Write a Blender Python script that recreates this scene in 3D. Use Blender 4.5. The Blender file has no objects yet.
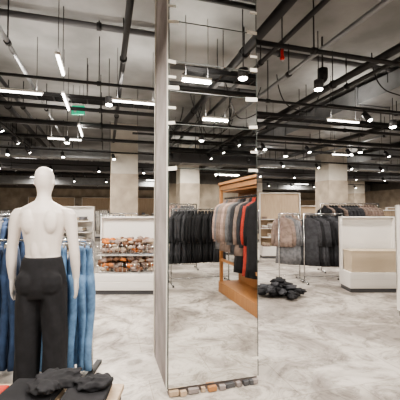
import bpy, bmesh, math, random
from mathutils import Vector, Matrix, noise
random.seed(7)
S=bpy.context.scene
YAW=math.radians(16)
def P(e,n):            # survey frame (turned 16 deg from the building grid) -> building grid
    c,s=math.cos(YAW),math.sin(YAW)
    return (e*c+n*s, -e*s+n*c)

# ---------------------------------------------------------------- materials
def mat(name,col,rough=0.6,metal=0.0,emit=0.0,var=0.0,scale=6.0,col2=None,bump=0.0):
    m=bpy.data.materials.new(name); m.use_nodes=True
    nt=m.node_tree; b=nt.nodes['Principled BSDF']
    b.inputs['Base Color'].default_value=(*col,1); b.inputs['Roughness'].default_value=rough
    b.inputs['Metallic'].default_value=metal
    if emit>0:
        b.inputs['Emission Color'].default_value=(*col,1); b.inputs['Emission Strength'].default_value=emit
    if var>0 or col2 or bump>0:
        tc=nt.nodes.new('ShaderNodeTexCoord'); n=nt.nodes.new('ShaderNodeTexNoise')
        n.inputs['Scale'].default_value=scale; n.inputs['Detail'].default_value=6
        nt.links.new(tc.outputs['Object'],n.inputs['Vector'])
        r=nt.nodes.new('ShaderNodeValToRGB')
        c2=col2 if col2 else tuple(c*(1-var) for c in col)
        r.color_ramp.elements[0].color=(*c2,1); r.color_ramp.elements[1].color=(*col,1)
        r.color_ramp.elements[0].position=.35; r.color_ramp.elements[1].position=.65
        nt.links.new(n.outputs['Fac'],r.inputs['Fac']); nt.links.new(r.outputs['Color'],b.inputs['Base Color'])
        if bump>0:
            bp=nt.nodes.new('ShaderNodeBump'); bp.inputs['Strength'].default_value=bump
            nt.links.new(n.outputs['Fac'],bp.inputs['Height']); nt.links.new(bp.outputs['Normal'],b.inputs['Normal'])
    return m
def woodmat(name,c1,c2):
    m=bpy.data.materials.new(name); m.use_nodes=True; nt=m.node_tree; b=nt.nodes['Principled BSDF']
    tc=nt.nodes.new('ShaderNodeTexCoord'); mp=nt.nodes.new('ShaderNodeMapping'); mp.inputs['Scale'].default_value=(12,12,1.2)
    n=nt.nodes.new('ShaderNodeTexNoise'); n.inputs['Scale'].default_value=3; n.inputs['Detail'].default_value=8
    r=nt.nodes.new('ShaderNodeValToRGB'); r.color_ramp.elements[0].color=(*c1,1); r.color_ramp.elements[1].color=(*c2,1)
    nt.links.new(tc.outputs['Object'],mp.inputs['Vector']); nt.links.new(mp.outputs['Vector'],n.inputs['Vector'])
    nt.links.new(n.outputs['Fac'],r.inputs['Fac']); nt.links.new(r.outputs['Color'],b.inputs['Base Color'])
    b.inputs['Roughness'].default_value=.5
    return m
def floormat():
    m=bpy.data.materials.new('floor_concrete_dusty'); m.use_nodes=True; nt=m.node_tree; b=nt.nodes['Principled BSDF']
    tc=nt.nodes.new('ShaderNodeTexCoord')
    def nz(sc,dist,rough,det=9):
        n=nt.nodes.new('ShaderNodeTexNoise'); n.inputs['Scale'].default_value=sc; n.inputs['Detail'].default_value=det; n.inputs['Roughness'].default_value=rough; n.inputs['Distortion'].default_value=dist
        nt.links.new(tc.outputs['Object'],n.inputs['Vector']); return n
    def ramp(n,p0,c0,p1,c1):
        r=nt.nodes.new('ShaderNodeValToRGB'); r.color_ramp.elements[0].position=p0; r.color_ramp.elements[0].color=(*c0,1)
        r.color_ramp.elements[1].position=p1; r.color_ramp.elements[1].color=(*c1,1); nt.links.new(n.outputs['Fac'],r.inputs['Fac']); return r
    def mul(a,bb):
        mx=nt.nodes.new('ShaderNodeMix'); mx.data_type='RGBA'; mx.blend_type='MULTIPLY'; mx.inputs[0].default_value=1
        nt.links.new(a,mx.inputs[6]); nt.links.new(bb,mx.inputs[7]); return mx.outputs[2]
    big=ramp(nz(1.0,.9,.65),.42,(.27,.24,.215),.58,(.58,.54,.495))
    fine=ramp(nz(2.9,1.6,.78),.38,(.52,.50,.48),.52,(1,1,1))
    br=nt.nodes.new('ShaderNodeTexBrick'); br.offset=0.5
    br.inputs['Scale'].default_value=1.0; br.inputs['Brick Width'].default_value=1.2; br.inputs['Row Height'].default_value=.6
    br.inputs['Mortar Size'].default_value=.004
    br.inputs['Color1'].default_value=(1,1,1,1); br.inputs['Color2'].default_value=(.86,.85,.84,1); br.inputs['Mortar'].default_value=(.66,.63,.6,1)
    nt.links.new(tc.outputs['Object'],br.inputs['Vector'])
    o=mul(mul(big.outputs['Color'],fine.outputs['Color']),br.outputs['Color'])
    nt.links.new(o,b.inputs['Base Color'])
    mr=nt.nodes.new('ShaderNodeMapRange'); mr.inputs[3].default_value=.38; mr.inputs[4].default_value=.8
    nt.links.new(nz(5,0,.5).outputs['Fac'],mr.inputs[0]); nt.links.new(mr.outputs[0],b.inputs['Roughness'])
    return m
FLOOR=floormat()
SLAB=mat('ceiling_concrete',(.31,.31,.305),.9,var=.4,scale=1.2)
BLACK=mat('black_metal',(.014,.014,.015),.55)
DKGREY=mat('dark_grey_metal',(.085,.085,.09),.5)
GALV=mat('galvanised_steel',(.30,.31,.32),.42,.6,var=.2,scale=4)
RED=mat('red_paint',(.65,.03,.02),.4)
WHITE=mat('white_laminate',(.74,.71,.67),.5)
OFFW=mat('offwhite_plaster',(.56,.52,.46),.8,var=.15,scale=3)
BEIGE=mat('beige_concrete',(.47,.40,.32),.85,var=.35,scale=2.5,bump=.2)
DWALL=mat('dark_wall_paint',(.14,.13,.12),.8,var=.2)
SIDE=mat('column_plaster',(.34,.30,.285),.92,col2=(.22,.19,.18),scale=3.2,bump=.3)
BOXM=mat('box_cardboard',(.52,.43,.32),.7,var=.08,scale=2)
MIR=mat('mirror_silver',(.87,.875,.86),.015,1.0)
GEDGE=mat('mirror_edge',(.05,.06,.055),.3)
TAPE=mat('masking_tape',(.78,.75,.68),.7)
WOOD=woodmat('oak_orange',(.30,.13,.05),(.50,.26,.11))
WOODL=woodmat('pale_wood',(.36,.26,.17),(.56,.44,.32))
CHROME=mat('chrome',(.6,.6,.6),.25,1)
MANQ=mat('mannequin_white',(.74,.68,.63),.45)
TUBE=mat('led_tube',(1,.97,.92),.4,emit=10)
SPOTM=mat('spot_lens',(1,.95,.88),.4,emit=30)
EXITG=mat('exit_green',(.02,.45,.25),.4,emit=.8)
FAB={k:mat('fabric_'+k,c,.9,var=.4,scale=14,bump=.15) for k,c in dict(
  black=(.016,.016,.019),charcoal=(.05,.051,.058),navy=(.045,.08,.16),denim=(.19,.34,.56),grey=(.20,.20,.21),
  taupe=(.30,.225,.19),red=(.50,.06,.04),beige=(.5,.40,.30),white=(.68,.65,.60),olive=(.12,.13,.08),brown=(.18,.09,.05),orange=(.6,.2,.05),pink=(.50,.36,.31)).items()}

# ---------------------------------------------------------------- mesh builder
class MB:
    def __init__(s): s.bm=bmesh.new(); s.mats=[]
    def mi(s,m):
        if m not in s.mats: s.mats.append(m)
        return s.mats.index(m)
    def box(s,c,d,m,rz=0,bev=0,rx=0,ry=0):
        r=bmesh.ops.create_cube(s.bm,size=1); vs=r['verts']
        Mx=Matrix.Translation(c)@Matrix.Rotation(rz,4,'Z')@Matrix.Rotation(ry,4,'Y')@Matrix.Rotation(rx,4,'X')@Matrix.Diagonal((*d,1))
        bmesh.ops.transform(s.bm,matrix=Mx,verts=vs)
        fs=list({f for v in vs for f in v.link_faces}); i=s.mi(m)
        for f in fs: f.material_index=i
        if bev>0:
            es=list({e for f in fs for e in f.edges})
            rr=bmesh.ops.bevel(s.bm,geom=es,offset=bev,segments=2,affect='EDGES',profile=.5)
            for f in rr['faces']: f.material_index=i
    def rod(s,a,b,r,m,n=10,r2=None):
        a=Vector(a); b=Vector(b); d=b-a
        q=bmesh.ops.create_cone(s.bm,cap_ends=True,segments=n,radius1=r,radius2=r if r2 is None else r2,depth=d.length)
        Mx=Matrix.Translation((a+b)/2)@d.to_track_quat('Z','Y').to_matrix().to_4x4()
        bmesh.ops.transform(s.bm,matrix=Mx,verts=q['verts']); i=s.mi(m)
        for f in {f for v in q['verts'] for f in v.link_faces}: f.material_index=i; f.smooth=len(f.verts)==4
    def ball(s,c,r,m,sc=(1,1,1),sub=2,rz=0,jit=0):
        q=bmesh.ops.create_icosphere(s.bm,subdivisions=sub,radius=r)
        if jit:
            for v in q['verts']: v.co*=1+jit*noise.noise(v.co*6/r*.3+Vector(c)*9)
        Mx=Matrix.Translation(c)@Matrix.Rotation(rz,4,'Z')@Matrix.Diagonal((*sc,1))
        bmesh.ops.transform(s.bm,matrix=Mx,verts=q['verts']); i=s.mi(m)
        for f in {f for v in q['verts'] for f in v.link_faces}: f.material_index=i; f.smooth=True
    def loft(s,rings,m):
        i=s.mi(m); L=[[s.bm.verts.new(p) for p in r] for r in rings]
        n=len(L[0])
        for a,b in zip(L,L[1:]):
            for k in range(n):
                f=s.bm.faces.new((a[k],a[(k+1)%n],b[(k+1)%n],b[k])); f.material_index=i; f.smooth=True
        for r in (L[0][::-1],L[-1]):
            f=s.bm.faces.new(r); f.material_index=i
    def mesh(s,name):
        bmesh.ops.recalc_face_normals(s.bm,faces=s.bm.faces)
        me=bpy.data.meshes.new(name); s.bm.to_mesh(me); s.bm.free()
        for m in s.mats: me.materials.append(m)
        return me
    def obj(s,name,loc=(0,0,0),rz=0,parent=None):
        o=bpy.data.objects.new(name,s.mesh(name)); S.collection.objects.link(o)
        o.location=loc; o.rotation_euler=(0,0,rz)
        if parent: o.parent=parent
        return o
def ring(cx,cy,z,rx,ry,n=20,amp=0,k=5,ph=0):
    out=[]
    for i in range(n):
        a=2*math.pi*i/n; q=1+amp*math.cos(k*a+ph)
        out.append((cx+rx*q*math.cos(a),cy+ry*q*math.sin(a),z))
    return out
def empty(name,loc,rz=0):
    o=bpy.data.objects.new(name,None); S.collection.objects.link(o); o.location=loc; o.rotation_euler=(0,0,rz); return o
def inst(name,me,loc,rz,parent,sc=(1,1,1)):
    o=bpy.data.objects.new(name,me); S.collection.objects.link(o); o.location=loc; o.rotation_euler=(0,0,rz); o.scale=sc
    if parent: o.parent=parent
    return o

# ---------------------------------------------------------------- room shell
X0,X1,Y0,Y1,H=-9,17,-10,21,4.0
def shell(name,c,d,m):
    b=MB(); b.box((0,0,0),d,m); return b.obj(name,c)
shell('floor',((X0+X1)/2,(Y0+Y1)/2,-.05),(X1-X0,Y1-Y0,.1),FLOOR)
shell('ceiling',((X0+X1)/2,(Y0+Y1)/2,H+.05),(X1-X0,Y1-Y0,.1),SLAB)
def wall(name,c,d):
    b=MB(); 
    b.box((0,0,-.55),(d[0],d[1],2.9),BEIGE); b.box((0,0,1.45),(d[0],d[1],1.1),DWALL)
    return b.obj(name,c)
wall('wall_north',((X0+X1)/2,Y1+.1,2.0),(X1-X0+.4,.2,4))
wall('wall_south',((X0+X1)/2,Y0-.1,2.0),(X1-X0+.4,.2,4))
wall('wall_west',(X0-.1,(Y0+Y1)/2,2.0),(.2,Y1-Y0,4))
wall('wall_east',(X1+.1,(Y0+Y1)/2,2.0),(.2,Y1-Y0,4))

# ---------------------------------------------------------------- mirror clad column
cx0,cx1,cy0,cy1=.517,1.352,2.80,3.60
col=empty('mirror_clad_column',((cx0+cx1)/2,(cy0+cy1)/2,0))
W=cx1-cx0; D=cy1-cy0
b=MB(); b.box((0,0.004,H/2),(W-.012,D-.008,H),SIDE); b.obj('core',parent=col)
b=MB()
b.box((-W/2-.002,-D/2+.02,1.99),(.010,.045,3.9),TAPE)
b.box((-W/2-.001,D/2-.02,1.99),(.012,.04,3.9),OFFW)
b.obj('side_trim',parent=col)
seams=[.055,1.925,2.31,2.60,2.86,3.22,3.62,3.98]
tilt=[0,.10,-.12,.16,-.08,.12,0]
for i in range(7):
    z0,z1=seams[i],seams[i+1]
    b=MB(); b.box((0,0,0),(W,.006,z1-z0-.006),MIR,bev=.0015)
    b.box((0,.0045,0),(W+.006,.003,z1-z0-.001),GEDGE)
    o=b.obj('mirror_panel_%d'%(i+1),(0,-D/2-.008,(z0+z1)/2),parent=col)
    o.rotation_euler=(math.radians(tilt[i]),0,math.radians(tilt[i]*.5))
b=MB()
for z in seams[1:-1]:
    for sx in (-1,1):
        l=random.uniform(.06,.12); 
        b.box((sx*(W/2-l/2+.005),-D/2-.0135,z+random.uniform(-.01,.03)),(l,.002,random.uniform(.026,.04)),TAPE,ry=random.uniform(-.15,.15))
for z,sx in ((.22,1),(2.45,-1),(2.1,1),(3.0,1),(3.35,-1),(2.72,-1),(3.42,1)):
    b.box((sx*(W/2-.03),-D/2-.0135,z),(.07,.002,.022),TAPE)
for z in seams[1:-1]: b.box((0,-D/2-.0125,z),(W*.98,.001,.006),GEDGE)
for sx in(-1,1): b.box((sx*(W/2-.003),-D/2-.0128,2),(.006,.001,3.88),GEDGE)
b.obj('tape_strips',parent=col)
b=MB()
x=-W/2+.01
while x<W/2-.03:
    l=random.uniform(.03,.10)
    b.box((min(x+l/2,W/2-.04),-D/2-.02-random.uniform(0,.02),.02+random.uniform(0,.008)),(l,.04,.038),random.choice([WOODL,SIDE,WOOD,DKGREY,SIDE]),rz=random.uniform(-.15,.15),bev=.003); x+=l+random.uniform(.005,.03)
b.obj('wooden_shims',parent=col)

# structural columns
def column(x,y,w=.75):
    b=MB(); b.box((0,0,1.3),(w,w,2.6),BEIGE,bev=.01); b.box((0,0,3.29),(w-.02,w-.02,1.4),OFFW)
    b.box((0,0,.06),(w+.03,w+.03,.12),DKGREY); b.obj('concrete_column',(x,y,0))
for x,y in ((.5,9.7),(7.5,9.7),(7.5,16),(.9,16),(14,9.7),(14,16),(-5.6,9.7),(-5.6,16),(3.0,-6.6),(7.5,-3.2),(-5.6,3.2),(14,3.2),(-3.5,-6.6)): column(x,y)

# ---------------------------------------------------------------- ceiling services
def ypipe(name,x,z,r,m,y0=-9.8,y1=20.8):
    b=MB(); b.rod((0,y0,0),(0,y1,0),r,m)
    y=y0+1
    while y<y1: b.rod((0,y,0),(0,y,H-z-.003),.008,BLACK,6); b.rod((0,y-.03,0),(0,y+.03,0),r+.012,BLACK); y+=2.6
    return b.obj(name,(x,0,z))
def xpipe(name,y,z,r,m,x0=-8.8,x1=16.8):
    b=MB(); b.rod((x0,0,0),(x1,0,0),r,m)
    x=x0+.9
    while x<x1: b.rod((x,0,0),(x,0,H-z-.003),.008,BLACK,6); b.rod((x-.03,0,0),(x+.03,0,0),r+.012,BLACK); x+=2.6
    return b.obj(name,(0,y,z))
def yduct(x,z,w,h,m,y0=-9.8,y1=20.8):
    b=MB(); b.box((0,(y0+y1)/2,0),(w,y1-y0,h),m)
    y=y0+.6
    while y<y1: b.box((0,y,0),(w+.05,.04,h+.05),m); y+=1.3
    y=y0+1.2
    while y<y1:
        for sx in (-1,1): b.rod((sx*w/2,y,0),(sx*w/2,y,H-z-.003),.008,BLACK,6)
        y+=2.6
    b.obj('ventilation_duct',(x,0,z))
def xduct(y,z,w,h,m,x0=-8.8,x1=16.8):
    b=MB(); b.box(((x0+x1)/2,0,0),(x1-x0,w,h),m)
    x=x0+.6
    while x<x1: b.box((x,0,0),(.04,w+.05,h+.05),m); x+=1.3
    x=x0+1.2
    while x<x1:
        for sx in (-1,1): b.rod((x,sx*w/2,0),(x,sx*w/2,H-z-.003),.008,BLACK,6)
        x+=2.6
    b.obj('supply_duct',(0,y,z))
yduct(-2.9,3.72,.8,.34,GALV); yduct(4.9,3.72,.7,.3,GALV); yduct(10.2,3.72,.8,.34,GALV)
for x,z,r,m in ((-1.75,3.5,.05,BLACK),(-1.5,3.5,.03,BLACK),(-1.1,3.5,.025,GALV),(.2,3.47,.035,BLACK),(1.75,3.66,.06,BLACK),(2.1,3.66,.03,BLACK),(2.55,3.55,.03,GALV),(3.3,3.47,.05,BLACK),(3.55,3.47,.03,BLACK),(6.2,3.5,.06,BLACK),(6.9,3.5,.03,GALV),(8.1,3.47,.04,BLACK),(12,3.5,.06,BLACK),(-4.3,3.47,.05,BLACK),(-5.1,3.47,.03,GALV),(-6.8,3.5,.06,BLACK)):
    ypipe('service_pipe',x,z,r,m)
xpipe('sprinkler_pipe',3.2,3.38,.026,BLACK,x0=1.37)
for y,z,r,m in ((4.35,3.92,.04,DKGREY),(4.75,3.33,.022,BLACK),(6.1,3.35,.035,BLACK),(7.0,3.3,.05,BLACK),(7.4,3.36,.022,GALV),(8.6,3.35,.04,BLACK),(10.6,3.36,.03,BLACK),(11.4,3.3,.06,BLACK),(13.6,3.3,.05,BLACK),(16.4,3.3,.06,BLACK),(2.1,3.94,.03,BLACK),(.9,3.35,.04,BLACK),(-.4,3.94,.04,DKGREY),(-.9,3.35,.03,BLACK),(-1.9,3.35,.05,BLACK),(-3.6,3.3,.06,BLACK),(-5.5,3.3,.05,BLACK)):
    xpipe('cross_pipe',y,z,r,m)
xduct(12.4,3.14,.6,.34,DKGREY); xduct(18.2,3.1,.8,.4,GALV); xduct(-4.4,3.16,.5,.3,DKGREY); xduct(9.95,3.18,.4,.26,GALV)
def tray(y,z,x0=-8.8,x1=16.8):
    b=MB()
    for s in (-.12,.12): b.box(((x0+x1)/2,s,.02),(x1-x0,.012,.06),BLACK)
    x=x0
    while x<x1: b.box((x,0,0),(.02,.24,.012),BLACK); x+=.25
    for k in range(4): b.rod((x0,-.08+.05*k,.02),(x1,-.08+.05*k,.02),.012,BLACK,6)
    x=x0+.5
    while x<x1:
        for s in (-.12,.12): b.rod((x,s,0),(x,s,H-z-.003),.006,BLACK,6)
        x+=2
    b.obj('cable_tray',(0,y,z))
tray(5.6,3.34); tray(14.8,3.3); tray(-2.8,3.34); tray(1.35,3.38,1.0,16.8)
for y in (-6.6,-.0,7.6,15.9):
    b=MB(); b.box((0,0,0),(X1-X0,.5,.10),SLAB,bev=.01); b.obj('ceiling_beam',((X0+X1)/2,y,H-.05))
def cable(pts,r=.007,name='hanging_cable'):
    cu=bpy.data.curves.new(name,'CURVE'); cu.dimensions='3D'; cu.bevel_depth=r
    sp=cu.splines.new('NURBS'); sp.points.add(len(pts)-1); sp.use_endpoint_u=True; sp.order_u=3
    for p,q in zip(sp.points,pts): p.co=(*q,1)
    cu.materials.append(BLACK); o=bpy.data.objects.new(name,cu); S.collection.objects.link(o)
for k in range(8):
    x=1.0+random.uniform(-.3,1.6); y=random.uniform(-1.8,1.9)
    cable([(x,y,3.98),(x+.1,y+.1,3.4),(x+.4,y-.2,3.1+random.uniform(0,.2)),(x+.8,y+.2,3.45),(x+.9,y,3.98)],r=.009)
for k in range(6):
    x=1.9+k*1.0; y=4.2+random.uniform(-.5,1.9)
    cable([(x,y,3.98),(x+.1,y+.1,3.5),(x+.5,y-.2,3.25),(x+.9,y+.2,3.5),(x+1.0,y,3.98)],r=.009)

def lamp(x,y,z=3.2,L=1.2,alongy=False,power=40):
    b=MB(); rz=math.pi/2 if alongy else 0
    b.box((0,0,.015),(L+.03,.05,.03),WHITE,bev=.005)
    b.rod((-L/2,0,-.01),(L/2,0,-.01),.016,TUBE,10)
    for s in (-1,1): b.rod((s*L*.4,0,.03),(s*L*.4,0,H-z-.003),.004,BLACK,6)
    e=b.obj('linear_ceiling_lamp',(x,y,z),rz)
    for nm,pw,dz,rx in (('lamp_light_down',power,-.03,0),('slab_fill_up',power*.16,.04,math.pi)):  # upward light is an added fill that brightens the ceiling slab
        l=bpy.data.lights.new(nm,'AREA'); l.shape='RECTANGLE'; l.size=L; l.size_y=.06; l.energy=pw; l.color=(1,.93,.845)
        lo=bpy.data.objects.new(nm,l); S.collection.objects.link(lo); lo.parent=e; lo.location=(0,0,dz); lo.rotation_euler=(rx,0,0)
PW=86
for x in (-4.2,-1.2,.42,4.15,8.2): lamp(x,5.0,L=.66,power=PW)
for x in (-4,-.9,3.4,6.6,10.5): lamp(x,8.0,L=.7,power=PW)
for x in (-4,2.2,5.8,9.4,12.9): lamp(x,11,L=.7,power=PW)
for x in (-3,1,4.6,9.0,13): lamp(x,14.2,L=.8,power=PW)
for x in (-3,2.5,6.4,11.3): lamp(x,17.3,L=.9,power=PW)
lamp(-.9,1.64,L=.5,power=PW*.9); lamp(1.09,1.64,L=.36,power=PW*.9)
lamp(4.6,1.64,L=.8,power=PW)
for x in (-2.4,1.85,5.4): lamp(x,.1,L=.45,power=PW*.8)
for x in (-3.6,.3,4.2): lamp(x,-2.4,L=.7,power=PW)
for x in (-1,2.6,7.5): lamp(x,-5.2,L=.9,power=PW*1.1)
for x in (.5,5.2): lamp(x,-8.2,L=1.1,power=PW)
lamp(-.5,3.95,L=.5,alongy=True,power=PW*.4); lamp(-.5,7.1,L=.9,alongy=True,power=PW*.5)
lamp(-.62,5.6,z=3.3,L=.8,alongy=True,power=PW*.4)
def track(x,y,L,z,alongy,n):
    b=MB(); b.box((0,0,0),(L,.04,.035),BLACK)
    for k in range(n):
        t=-L/2+L*(k+.5)/n
        b.rod((t,0,0),(t,0,-.07),.01,BLACK,6)
        b.rod((t,0,-.07),(t+.03,-.09,-.2),.045,BLACK,14)
        b.rod((t+.03,-.09,-.2),(t+.0305,-.0915,-.203),.036,SPOTM,14)
    for k in range(int(L//1.5)+1): 
        t=-L/2+.1+k*1.5; b.rod((t,0,0),(t,0,H-z-.003),.004,BLACK,6)
    b.obj('spotlight_track',(x,y,z),math.pi/2 if alongy else 0)
track(5,6.6,9,3.1,False,8); track(4,9.2,14,3.15,False,11); track(5,11.75,18,3.1,False,12); track(6,15.3,16,3.05,False,12)
track(-1.9,5.5,8,3.2,True,7); track(4,-3.2,8,3.15,False,7); track(5,-7,10,3.1,False,8)
track(2.75,-1.2,5,3.2,True,5); track(5.2,4.2,4,3.15,False,3)
def downlight(x,y,z,r=.06):
    b=MB(); b.rod((0,0,0),(0,0,.12),r,DKGREY,24); b.ball((0,0,0),r*.88,SPOTM,(1,1,.5),sub=3); b.rod((0,0,.12),(0,0,H-z-.003),.006,BLACK,6)
    b.obj('pendant_downlight',(x,y,z))
for e_,n_,z in ((1.6,4.4,3.2),(3.42,5.8,3.05),(-1.45,5.2,3.25),(4.2,8.6,3.1),(-3.0,7.4,3.1),(2.4,9.2,3.1),(6.6,10.6,3.1)):
    x,y=P(e_,n_); downlight(x,y,z)
for x,y in ((1.58,1.95),(2.1,-1.6),(1.2,-3.9),(3.3,-4.9)): downlight(x,y,3.15)
def sprinkler(x,y,z):
    b=MB(); b.rod((0,0,.10),(0,0,0),.018,RED,12); b.rod((0,0,0),(0,0,-.03),.030,RED,12,r2=.022); b.rod((0,0,.10),(0,0,H-z-.003),.008,BLACK,8)
    b.rod((0,0,-.03),(0,0,-.04),.012,CHROME,10); b.obj('fire_detector',(x,y,z))
sprinkler(1.98,3.4,3.36); sprinkler(-.42,2.75,3.36)
b=MB(); b.rod((0,0,.0),(0,0,.14),.07,BLACK,16); b.ball((0,0,0),.065,BLACK); b.rod((0,0,.14),(0,0,.597),.012,BLACK); b.obj('security_camera',(2.9,3.9,3.4))
x,y=P(-2.35,6.3)
b=MB(); b.box((0,0,0),(.24,.05,.17),EXITG,bev=.006); b.box((0,0,.095),(.26,.06,.02),WHITE)
for s in (-.1,.1): b.rod((s,0,.1),(s,0,.495),.004,BLACK,6)
b.box((-.05,-.028,0),(.05,.006,.09),WHITE); b.box((.05,-.028,0),(.08,.006,.025),WHITE)
b.obj('exit_sign',(x,y,3.5),-YAW)

# ---------------------------------------------------------------- garments
def jacket_mesh(fab,L=.72,seed=0,sleeve=.55):
    rnd=random.Random(seed); b=MB(); m=FAB[fab]; ph=rnd.uniform(0,6)
    R=[]
    for t,hw,th in ((0,.05,.02),(.02,.09,.03),(.05,.17,.035),(.09,.21,.04),(.2,.215,.045),(.4,.215,.04),(.6,.22,.042),(.8,.225,.045),(1,.235,.05)):
        R.append(ring(.006*math.sin(t*9+ph),0,-t*L,th,hw,28,amp=.16*t,k=7,ph=ph+t))
    b.loft(R,m)
    for s in (-1,1):
        R=[]
        for t,r in ((0,.05),(.1,.058),(.4,.05),(.7,.043),(1,.036)):
            R.append(ring(.01*math.sin(t*7+ph),s*(.175+.075*min(1,t*1.8)),-.07-t*sleeve,r*.65,r,12,amp=.06,k=3,ph=ph+t*5))
        b.loft(R,m)
    b.rod((-.02,0,.005),(.02,0,.005),.045,m,12)
    b.rod((0,0,0),(0,0,.05),.003,CHROME,6)
    for k in range(6):
        a0=math.pi*(-.5+k*.25); a1=math.pi*(-.5+(k+1)*.25)
        b.rod((0,.022*math.cos(a0),.072+.022*math.sin(a0)),(0,.022*math.cos(a1),.072+.022*math.sin(a1)),.003,CHROME,6)
    return b.mesh('jacket_'+fab)
def trouser_mesh(fab,L=1.06,seed=0):
    rnd=random.Random(seed); b=MB(); m=FAB[fab]; ph=rnd.uniform(0,6)
    R=[ring(0,0,-t*L,th,hw,24,amp=.03,k=6,ph=ph) for t,hw,th in ((0,.17,.025),(.03,.172,.03),(.12,.185,.042),(.22,.195,.048),(.27,.19,.045))]
    b.loft(R,m)
    for s in (-1,1):
        R=[]
        for k in range(9):
            t=k/8; r=.098-.03*t
            R.append(ring(.012*math.sin(t*6+ph+s),s*(.095+.01*t),-.22*L-t*(.78*L),.045-.008*t,r,16,amp=.06,k=4,ph=ph+t*4))
        b.loft(R,m)
    b.rod((0,-.19,.03),(0,.19,.03),.006,CHROME,6)
    for s in(-1,1): b.box((0,s*.15,.01),(.02,.02,.05),CHROME)
    b.rod((0,0,.03),(0,0,.06),.003,CHROME,6)
    return b.mesh('trousers_'+fab)
JK={k:[jacket_mesh(k,L=l,seed=i) for i,l in enumerate((.66,.78))] for k in FAB}
LONG={k:jacket_mesh(k,L=1.05,seed=5) for k in ('black','charcoal','grey','red','navy')}
TR={k:[trouser_mesh(k,seed=i) for i in range(2)] for k in ('black','navy','denim','charcoal','grey')}

def rack(name,loc,rz,L,cols,h=1.5,pitch=.075,kind='jk',skew=0,garm='garment'):
    e=empty(name,(loc[0],loc[1],0),rz); b=MB()
    for s in (-1,1):
        b.rod((s*L/2,0,.03),(s*L/2,0,h),.015,CHROME); b.rod((s*L/2,-.26,.03),(s*L/2,.26,.03),.017,CHROME)
        for q in (-.25,.25): b.rod((s*L/2,q,0),(s*L/2,q,.03),.022,BLACK)
    b.rod((-L/2,0,h),(L/2,0,h),.014,CHROME); b.rod((-L/2,0,.12),(L/2,0,.12),.01,CHROME)
    b.obj('frame',parent=e)
    n=int((L-.12)/pitch)
    for i in range(n):
        c=cols[int(i/n*len(cols))%len(cols)] if random.random()<.75 else random.choice(cols)
        if kind=='tr': me=random.choice(TR[c])
        elif kind=='lg' and c in LONG: me=LONG[c]
        else: me=random.choice(JK[c])
        off=.085 if kind!='tr' else .06
        inst('%s_%d'%(garm,i+1),me,(-L/2+.06+pitch*(i+.5),random.uniform(-.01,.01),h-off),skew+random.uniform(-.12,.12)+random.choice((0,math.pi)),e)
    return e

# ------------- jeans rack + mannequin + table (left foreground)
x,y=P(-1.66,3.2)
e=empty('trouser_rack',(x,y,0),-YAW); b=MB(); L=1.25;h=1.27
for s in (-1,1):
    b.rod((s*L/2,0,.02),(s*L/2,0,h),.015,CHROME); b.box((s*L/2,0,.015),(.05,.5,.03),BLACK)
b.rod((-L/2,0,h),(L/2,0,h),.014,CHROME); b.obj('frame',parent=e)
xs=[-.56,-.49,-.42,-.35,-.28,-.20,-.12,.08,.17,.25,.34,.43,.51,.58]
for i,px in enumerate(xs):
    c='charcoal' if px<-.4 else 'navy' if px<-.05 else 'grey' if px<.1 else 'denim'
    inst('jeans_%d'%(i+1),TR[c][i%2],(px,0,h-.06),math.radians(random.uniform(22,36)),e,(1,.8,1.06))

def remesh(o,v,sm=4):
    r=o.modifiers.new('r','REMESH'); r.mode='VOXEL'; r.voxel_size=v; r.use_smooth_shade=True
    s=o.modifiers.new('s','SMOOTH'); s.iterations=sm; s.factor=.5
x,y=P(-1.31,2.77)
mq=empty('mannequin',(x,y,0),-YAW+.08)
b=MB()
T=[(.86,.10,.08,0),(.90,.150,.10,-.005),(.98,.160,.11,-.008),(1.06,.155,.105,-.005),(1.14,.138,.093,0),(1.22,.143,.098,.0),(1.32,.165,.108,.0),(1.42,.186,.115,0),(1.49,.190,.108,-.005),(1.535,.17,.088,-.008),(1.565,.115,.07,-.01),(1.59,.068,.06,-.005),(1.625,.054,.056,0),(1.66,.054,.06,.005),(1.685,.060,.075,.012),(1.715,.068,.09,.012),(1.76,.074,.098,.008),(1.80,.074,.098,.004),(1.84,.062,.083,0),(1.865,.042,.055,0),(1.875,.015,.02,0)]
b.loft([ring(0,cy,z,rx,ry,28) for z,rx,ry,cy in T],MANQ)
for s in (-1,1):
    A=[(1.535,.14,.03,0),(1.52,.175,.055,0),(1.48,.205,.058,0),(1.40,.222,.052,0),(1.30,.235,.045,0),(1.20,.25,.041,.0),(1.14,.255,.042,.005),(1.06,.258,.039,.015),(.98,.26,.031,.03),(.93,.26,.026,.04)]
    b.loft([ring(s*px,cy,z,r,r*1.05,16) for z,px,r,cy in A],MANQ)
    b.loft([ring(s*.26,cy,z,rx,ry,14) for z,rx,ry,cy in ((.94,.022,.026,.04),(.90,.019,.038,.045),(.86,.018,.042,.05),(.83,.016,.04,.052),(.825,.01,.03,.052))],MANQ)
    for q,(dy,l) in enumerate(((-.032,.065),(-.011,.08),(.011,.085),(.031,.075))):
        b.loft([ring(s*(.26-.012*t*t),.052+dy+.006*t,.835-l*t,.0095*(1-.25*t),.0095*(1-.25*t),10) for t in (0,.35,.7,1)],MANQ)
    b.loft([ring(s*(.255-.02*t),.085+.03*t,.89-.065*t,.011*(1-.2*t),.011*(1-.2*t),10) for t in (0,.4,.8,1)],MANQ)
    b.ball((s*.076,-.0,1.745),.03,MANQ,(.35,.6,1)) # ears
    b.loft([ring(s*.095,cy,z,r,r*1.1,16) for z,r,cy in ((.92,.07,0),(.7,.066,0),(.5,.056,0),(.38,.055,-.01),(.2,.038,-.01),(.1,.032,-.01),(.075,.034,-.008))],MANQ)
    b.ball((s*.10,.045,.055),.05,MANQ,(.85,2.3,.6))
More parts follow.
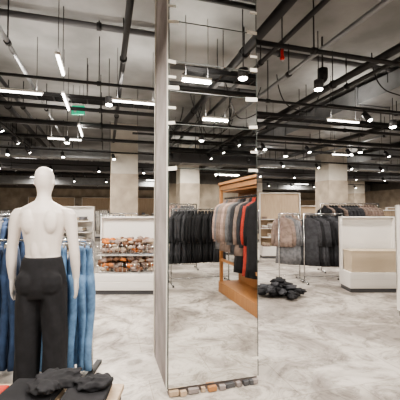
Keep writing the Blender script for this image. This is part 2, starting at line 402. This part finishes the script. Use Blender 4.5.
b.ball((0,.104,1.738),.016,MANQ,(.7,1,1.5)); b.ball((0,.095,1.705),.016,MANQ,(1.4,.8,.5)); b.ball((0,.085,1.67),.02,MANQ)
for s in (-1,1):
    b.ball((s*.028,.092,1.77),.014,MANQ,(1.5,.7,.5)); b.ball((s*.085,-.09,1.42),.06,MANQ,(1,.6,1.7)); b.ball((s*.035,-.082,1.2),.035,MANQ,(1,.6,2.6))
o=b.obj('body',(0,0,.05),parent=mq); remesh(o,.007)
b=MB()
b.loft([ring(0,-.006,z,rx,ry,28,amp=.01,k=9) for z,rx,ry in ((1.125,.152,.108),(1.09,.162,.118),(1.03,.176,.128),(.96,.188,.142),(.88,.192,.148),(.80,.18,.125))],FAB['black'])
for s in (-1,1):
    b.ball((s*.085,-.08,.92),.10,FAB['black'],(1,.8,1.2))
    b.loft([ring(s*px,-.005,z,rx,ry,20,amp=.05,k=5,ph=z*11) for z,px,rx,ry in ((.9,.095,.098,.13),(.75,.1,.102,.12),(.6,.104,.098,.11),(.45,.108,.097,.105),(.3,.11,.096,.1),(.16,.112,.096,.1),(.08,.112,.098,.105))],FAB['black'])
o=b.obj('trousers',(0,0,.05),parent=mq); remesh(o,.009,3)
b=MB(); b.rod((0,0,0),(0,0,.02),.24,DKGREY,40); b.rod((.10,0,.02),(.10,0,.09),.012,CHROME); b.obj('base_plate',parent=mq)

# table with folded clothes
x,y=P(-.97,1.78)
e=empty('display_table',(x,y,0),-YAW)
b=MB(); b.box((0,0,.465),(1.0,.62,.035),WOODL,bev=.006)
for sx in (-1,1):
    for sy in (-1,1): b.box((sx*.46,sy*.27,.2235),(.05,.05,.447),BLACK,bev=.004)
b.obj('table',parent=e)
b=MB()
def folded(cx,cy,z,w,d,n,cols,b,t=.03):
    for k in range(n):
        i=random.choice(cols)
        b.box((cx+random.uniform(-.01,.01),cy+random.uniform(-.01,.01),z+t*(k+.5)),(w,d,t*.96),FAB[i],rz=random.uniform(-.12,.12),bev=.011)
folded(.32,.12,.483,.24,.3,2,['black'],b)
folded(.0,.14,.483,.3,.26,2,['black','charcoal'],b,.025)
folded(-.30,.05,.483,.30,.3,1,['red'],b,.045)
folded(.02,-.14,.483,.3,.22,1,['black','red'],b)
b.obj('folded_clothes',parent=e)
b=MB()
for k in range(14): b.ball((random.uniform(-.2,.16),random.uniform(-.09,.09),.012+random.uniform(0,.02)),.045,FAB['black'],(1.6,1.1,.5),sub=3,rz=random.uniform(0,3),jit=.9)
o=b.obj('crumpled_jacket',(.24,.17,.543),parent=e); remesh(o,.008,1)

# ---------------------------------------------------------------- gondolas
def gondola(name,e,n,rz,w,h=1.45,d=.5,basez=.38,style='bins',cols=('brown','orange','beige'),back=WHITE):
    x,y=P(e,n) if n is not None else e
    E=empty(name,(x,y,0),rz); b=MB()
    b.box((0,0,.04),(w-.04,d-.06,.08),DKGREY); b.box((0,0,.08+(basez-.08)/2),(w,d,basez-.08),WHITE,bev=.006)
    for k in range(2): b.box((0,-d/2-.002,.12+(basez-.14)*(k+.5)/2),(w-.03,.008,(basez-.16)/2),WHITE,bev=.003)
    b.box((0,d/2-.02,(basez+h)/2),(w,.035,h-basez),back)
    for s in (-1,1): b.box((s*(w/2-.015),0.0+d/2-.06,(basez+h)/2),(.03,.12,h-basez),WHITE,bev=.003)
    b.box((0,d/2-.06,h-.015),(w,.12,.03),WHITE,bev=.003)
    sh=[]
    if style=='bins': sh=[basez+.34]
    if style=='shelf': sh=[basez+.3,basez+.6,basez+.9][:int((h-basez)/.33)]
    for z in sh: b.box((0,.02,z),(w-.06,d-.08,.02),WHITE,bev=.003)
    b.obj('cabinet',parent=E)
    g=MB()
    zz=[basez+.002]+[z+.012 for z in sh]
    if style=='bins':
        for z in zz:
            for c in range(4):
                for k in range(26):
                    g.ball((-w/2+.08+(w-.16)*(c+random.random())/4,random.uniform(-d/2+.1,d/2-.12),z+.05+random.uniform(0,.24)),random.uniform(.04,.065),FAB[random.choice(cols)],(1.3,1,.8),sub=2,jit=.5)
            g.box((0,-d/2+.045,z+.02),(w-.06,.008,.02),CHROME)
            for c in range(14): g.rod((-w/2+.05+(w-.1)*c/13,-d/2+.04,z),(-w/2+.05+(w-.1)*c/13,-d/2+.04,z+.2),.004,CHROME,6)
        g.obj('goods_in_bins',parent=E)
    elif style=='shelf':
        for z in zz:
            x0=-w/2+.05
            while x0<w/2-.2:
                ww=random.uniform(.14,.26)
                if random.random()<.85: folded(x0+ww/2,-.02,z,ww*.92,d*.6,random.randint(3,6),cols,g)
                x0+=ww
        g.obj('folded_clothes',parent=E)
    elif style=='box':
        g.box((0,-.04,basez+.2),(w*.92,d*.7,.4),BOXM,bev=.01); g.box((0,-.04,basez+.405),(w*.94,d*.72,.02),BOXM)
        g.obj('storage_box',parent=E)
    else: g.bm.free()
    return E
gondola('shoe_display_gondola',-1.42,6.45,-YAW,1.12,h=1.45,style='bins',cols=('brown','brown','orange','taupe','beige','taupe'))
gondola('display_gondola',3.42,6.6,-YAW,1.1,h=1.45,style='box')
gondola('clothing_gondola',3.45,4.75,-YAW,1.0,h=1.65,style='shelf',cols=('grey','brown','charcoal'),back=OFFW)
gondola('clothing_gondola',-3.4,6.2,-YAW+.2,1.4,h=1.5,style='shelf',cols=('grey','navy','beige'))
gondola('clothing_gondola',-3.8,9.2,-YAW,1.6,h=1.7,style='shelf',cols=('white','grey','beige'))
gondola('clothing_gondola',5.3,9.7,-YAW,1.6,h=1.6,style='shelf',cols=('black','charcoal','navy'),back=WOODL)
gondola('clothing_gondola',1.1,10.3,-YAW,1.4,h=1.7,style='shelf',cols=('beige','white','brown'),back=WOODL)
gondola('clothing_gondola',7.4,11.0,-YAW,2.2,h=1.7,style='shelf',cols=('beige','brown','grey'),back=WOODL)
gondola('clothing_gondola',4.0,14.0,-YAW,2.2,h=1.8,style='shelf',cols=('beige','brown','grey'),back=WOODL)
gondola('tall_shelving',2.75,11.2,-YAW,1.4,h=2.2,style='shelf',cols=('beige','taupe','white'),back=WOODL)
# racks seen directly
x,y=P(2.72,7.3); rack('clothes_rack',(x,y),-YAW,.85,('charcoal','black','black'),h=1.5,kind='lg',skew=.9)
x,y=P(2.02,7.5); rack('clothes_rack',(x,y),-YAW,.46,('grey','grey','taupe'),h=1.5,kind='lg',skew=.9)
x,y=P(3.9,8.6); rack('clothes_rack',(x,y),-YAW,1.5,('black','charcoal','taupe'),h=1.75,skew=.5)
x,y=P(-2.0,8.2); rack('clothes_rack',(x,y),-YAW,.9,('white','grey','beige'),h=1.5,skew=.5)
x,y=P(-3.1,4.9); rack('clothes_rack',(x,y),-YAW,1.1,('charcoal','grey','navy'),h=1.5,skew=.5)
x,y=P(7.3,8.6); rack('clothes_rack',(x,y),-YAW,1.5,('beige','brown','taupe'),h=1.5,skew=.5)
x,y=P(2.2,12.4); rack('clothes_rack',(x,y),-YAW,1.6,('pink','grey','olive','beige'),h=1.6,skew=.5)
x,y=P(-3.6,12); rack('clothes_rack',(x,y),-YAW,1.6,('grey','white','charcoal'),h=1.6,skew=.5)
x,y=P(-7,12.6); rack('clothes_rack',(x,y),-YAW,1.8,('grey','black','beige'),h=1.6,skew=.5)
# pile of dark clothes on the floor
x,y=P(1.46,6.1); b=MB()
for k in range(60):
    a=random.uniform(0,6.28); r=random.uniform(0,.36)
    b.ball((r*1.15*math.cos(a),r*.8*math.sin(a),.06+random.uniform(0,.26)*(1-r/.42)),.075,FAB['black' if k%3 else 'charcoal'],(1.5,1,.55),sub=3,rz=a,jit=1.0)
o=b.obj('pile_of_clothes',(x,y,0),-YAW)
s=o.modifiers.new('s','SMOOTH'); s.iterations=2

# ---------------------------------------------------------------- area facing the mirror (behind the viewer)
E=empty('wooden_clothes_rack',(2.38,.33,0)); b=MB(); L=1.76
for s in (-1,1):
    for q in (-.2,.2): b.box((q,s*(L/2-.03),1.05),(.06,.06,2.1),WOOD,bev=.004)
    b.box((0,s*(L/2-.03),2.06),(.46,.06,.08),WOOD)
    b.box((0,s*(L/2-.03),.8),(.36,.05,.06),WOOD)
b.box((0,0,.10),(.5,L,.2),WOOD,bev=.006); b.box((0,0,2.08),(.5,L,.05),WOOD,bev=.004)
b.box((.19,0,1.1),(.03,L-.1,1.9),WOOD)
b.box((-.2,0,2.0),(.05,L-.1,.08),WOOD); b.box((-.2,0,.62),(.03,L-.1,.05),WOOD)
b.box((-.02,0,1.93),(.36,L-.12,.025),WOOD)
b.rod((-.12,-L/2+.05,1.80),(-.12,L/2-.05,1.80),.014,BLACK)
b.obj('frame',parent=E)
cl=[('pink',30),('grey',25),('taupe',20),('taupe',15),('pink',20),('taupe',20),('grey',25),('charcoal',50),('black',50),('taupe',15),('charcoal',40),('red',50),('black',55)]
for i,(c,a) in enumerate(cl):
    yy=-L/2+.16+i*(L-.34)/12
    inst('garment_%d'%(i+1),LONG[c] if c in('black','red') else JK[c][i%2],(-.16,yy,1.715),math.pi/2+math.radians(a+random.uniform(-5,5)),E,(1,.9,1.12))
rack('clothes_rack',(2.0,-1.35),0,1.3,('charcoal','black','black','charcoal'),h=1.6,kind='lg',skew=.6)
rack('clothes_rack',(1.7,-3.2),.1,1.4,('grey','pink','grey'),h=1.75,skew=.6)
rack('clothes_rack',(4.6,-3.4),.1,1.8,('black','navy','taupe'),h=1.6,skew=.6)
rack('clothes_rack',(4.6,-.9),.1,1.4,('black','grey','taupe'),h=1.5,skew=.6)
rack('clothes_rack',(.3,-5.4),.1,1.8,('beige','grey','navy'),h=1.6,skew=.6)
gondola('clothing_gondola',(5.0,-5.8),None,math.pi,2.0,h=1.7,style='shelf',cols=('beige','white','grey'),back=WOODL)
gondola('clothing_gondola',(1.2,-7.8),None,math.pi,2.0,h=1.8,style='shelf',cols=('beige','brown','grey'),back=WOODL)
gondola('clothing_gondola',(6.5,-8.0),None,math.pi,2.4,h=1.8,style='shelf',cols=('beige','white','grey'),back=WOODL)

for i in range(7):
    gondola('wall_shelving',(-3+i*2.9,20.6),None,0,2.5,h=2.4,d=.6,style='shelf',cols=('beige','grey','brown','white','navy'),back=WOODL)

# ---------------------------------------------------------------- world and camera
w=bpy.data.worlds.new('world'); S.world=w; w.use_nodes=True
w.node_tree.nodes['Background'].inputs[0].default_value=(.8,.85,1,1); w.node_tree.nodes['Background'].inputs[1].default_value=.3
try: S.view_settings.look='AgX - Medium High Contrast'
except Exception as ex: print(ex)
cam=bpy.data.cameras.new('camera'); co=bpy.data.objects.new('camera',cam); S.collection.objects.link(co)
co.location=(0,0,1.55); co.rotation_euler=(math.radians(92),0,-YAW)
cam.sensor_width=36; cam.lens=36*330/400; cam.clip_start=.05
S.camera=co
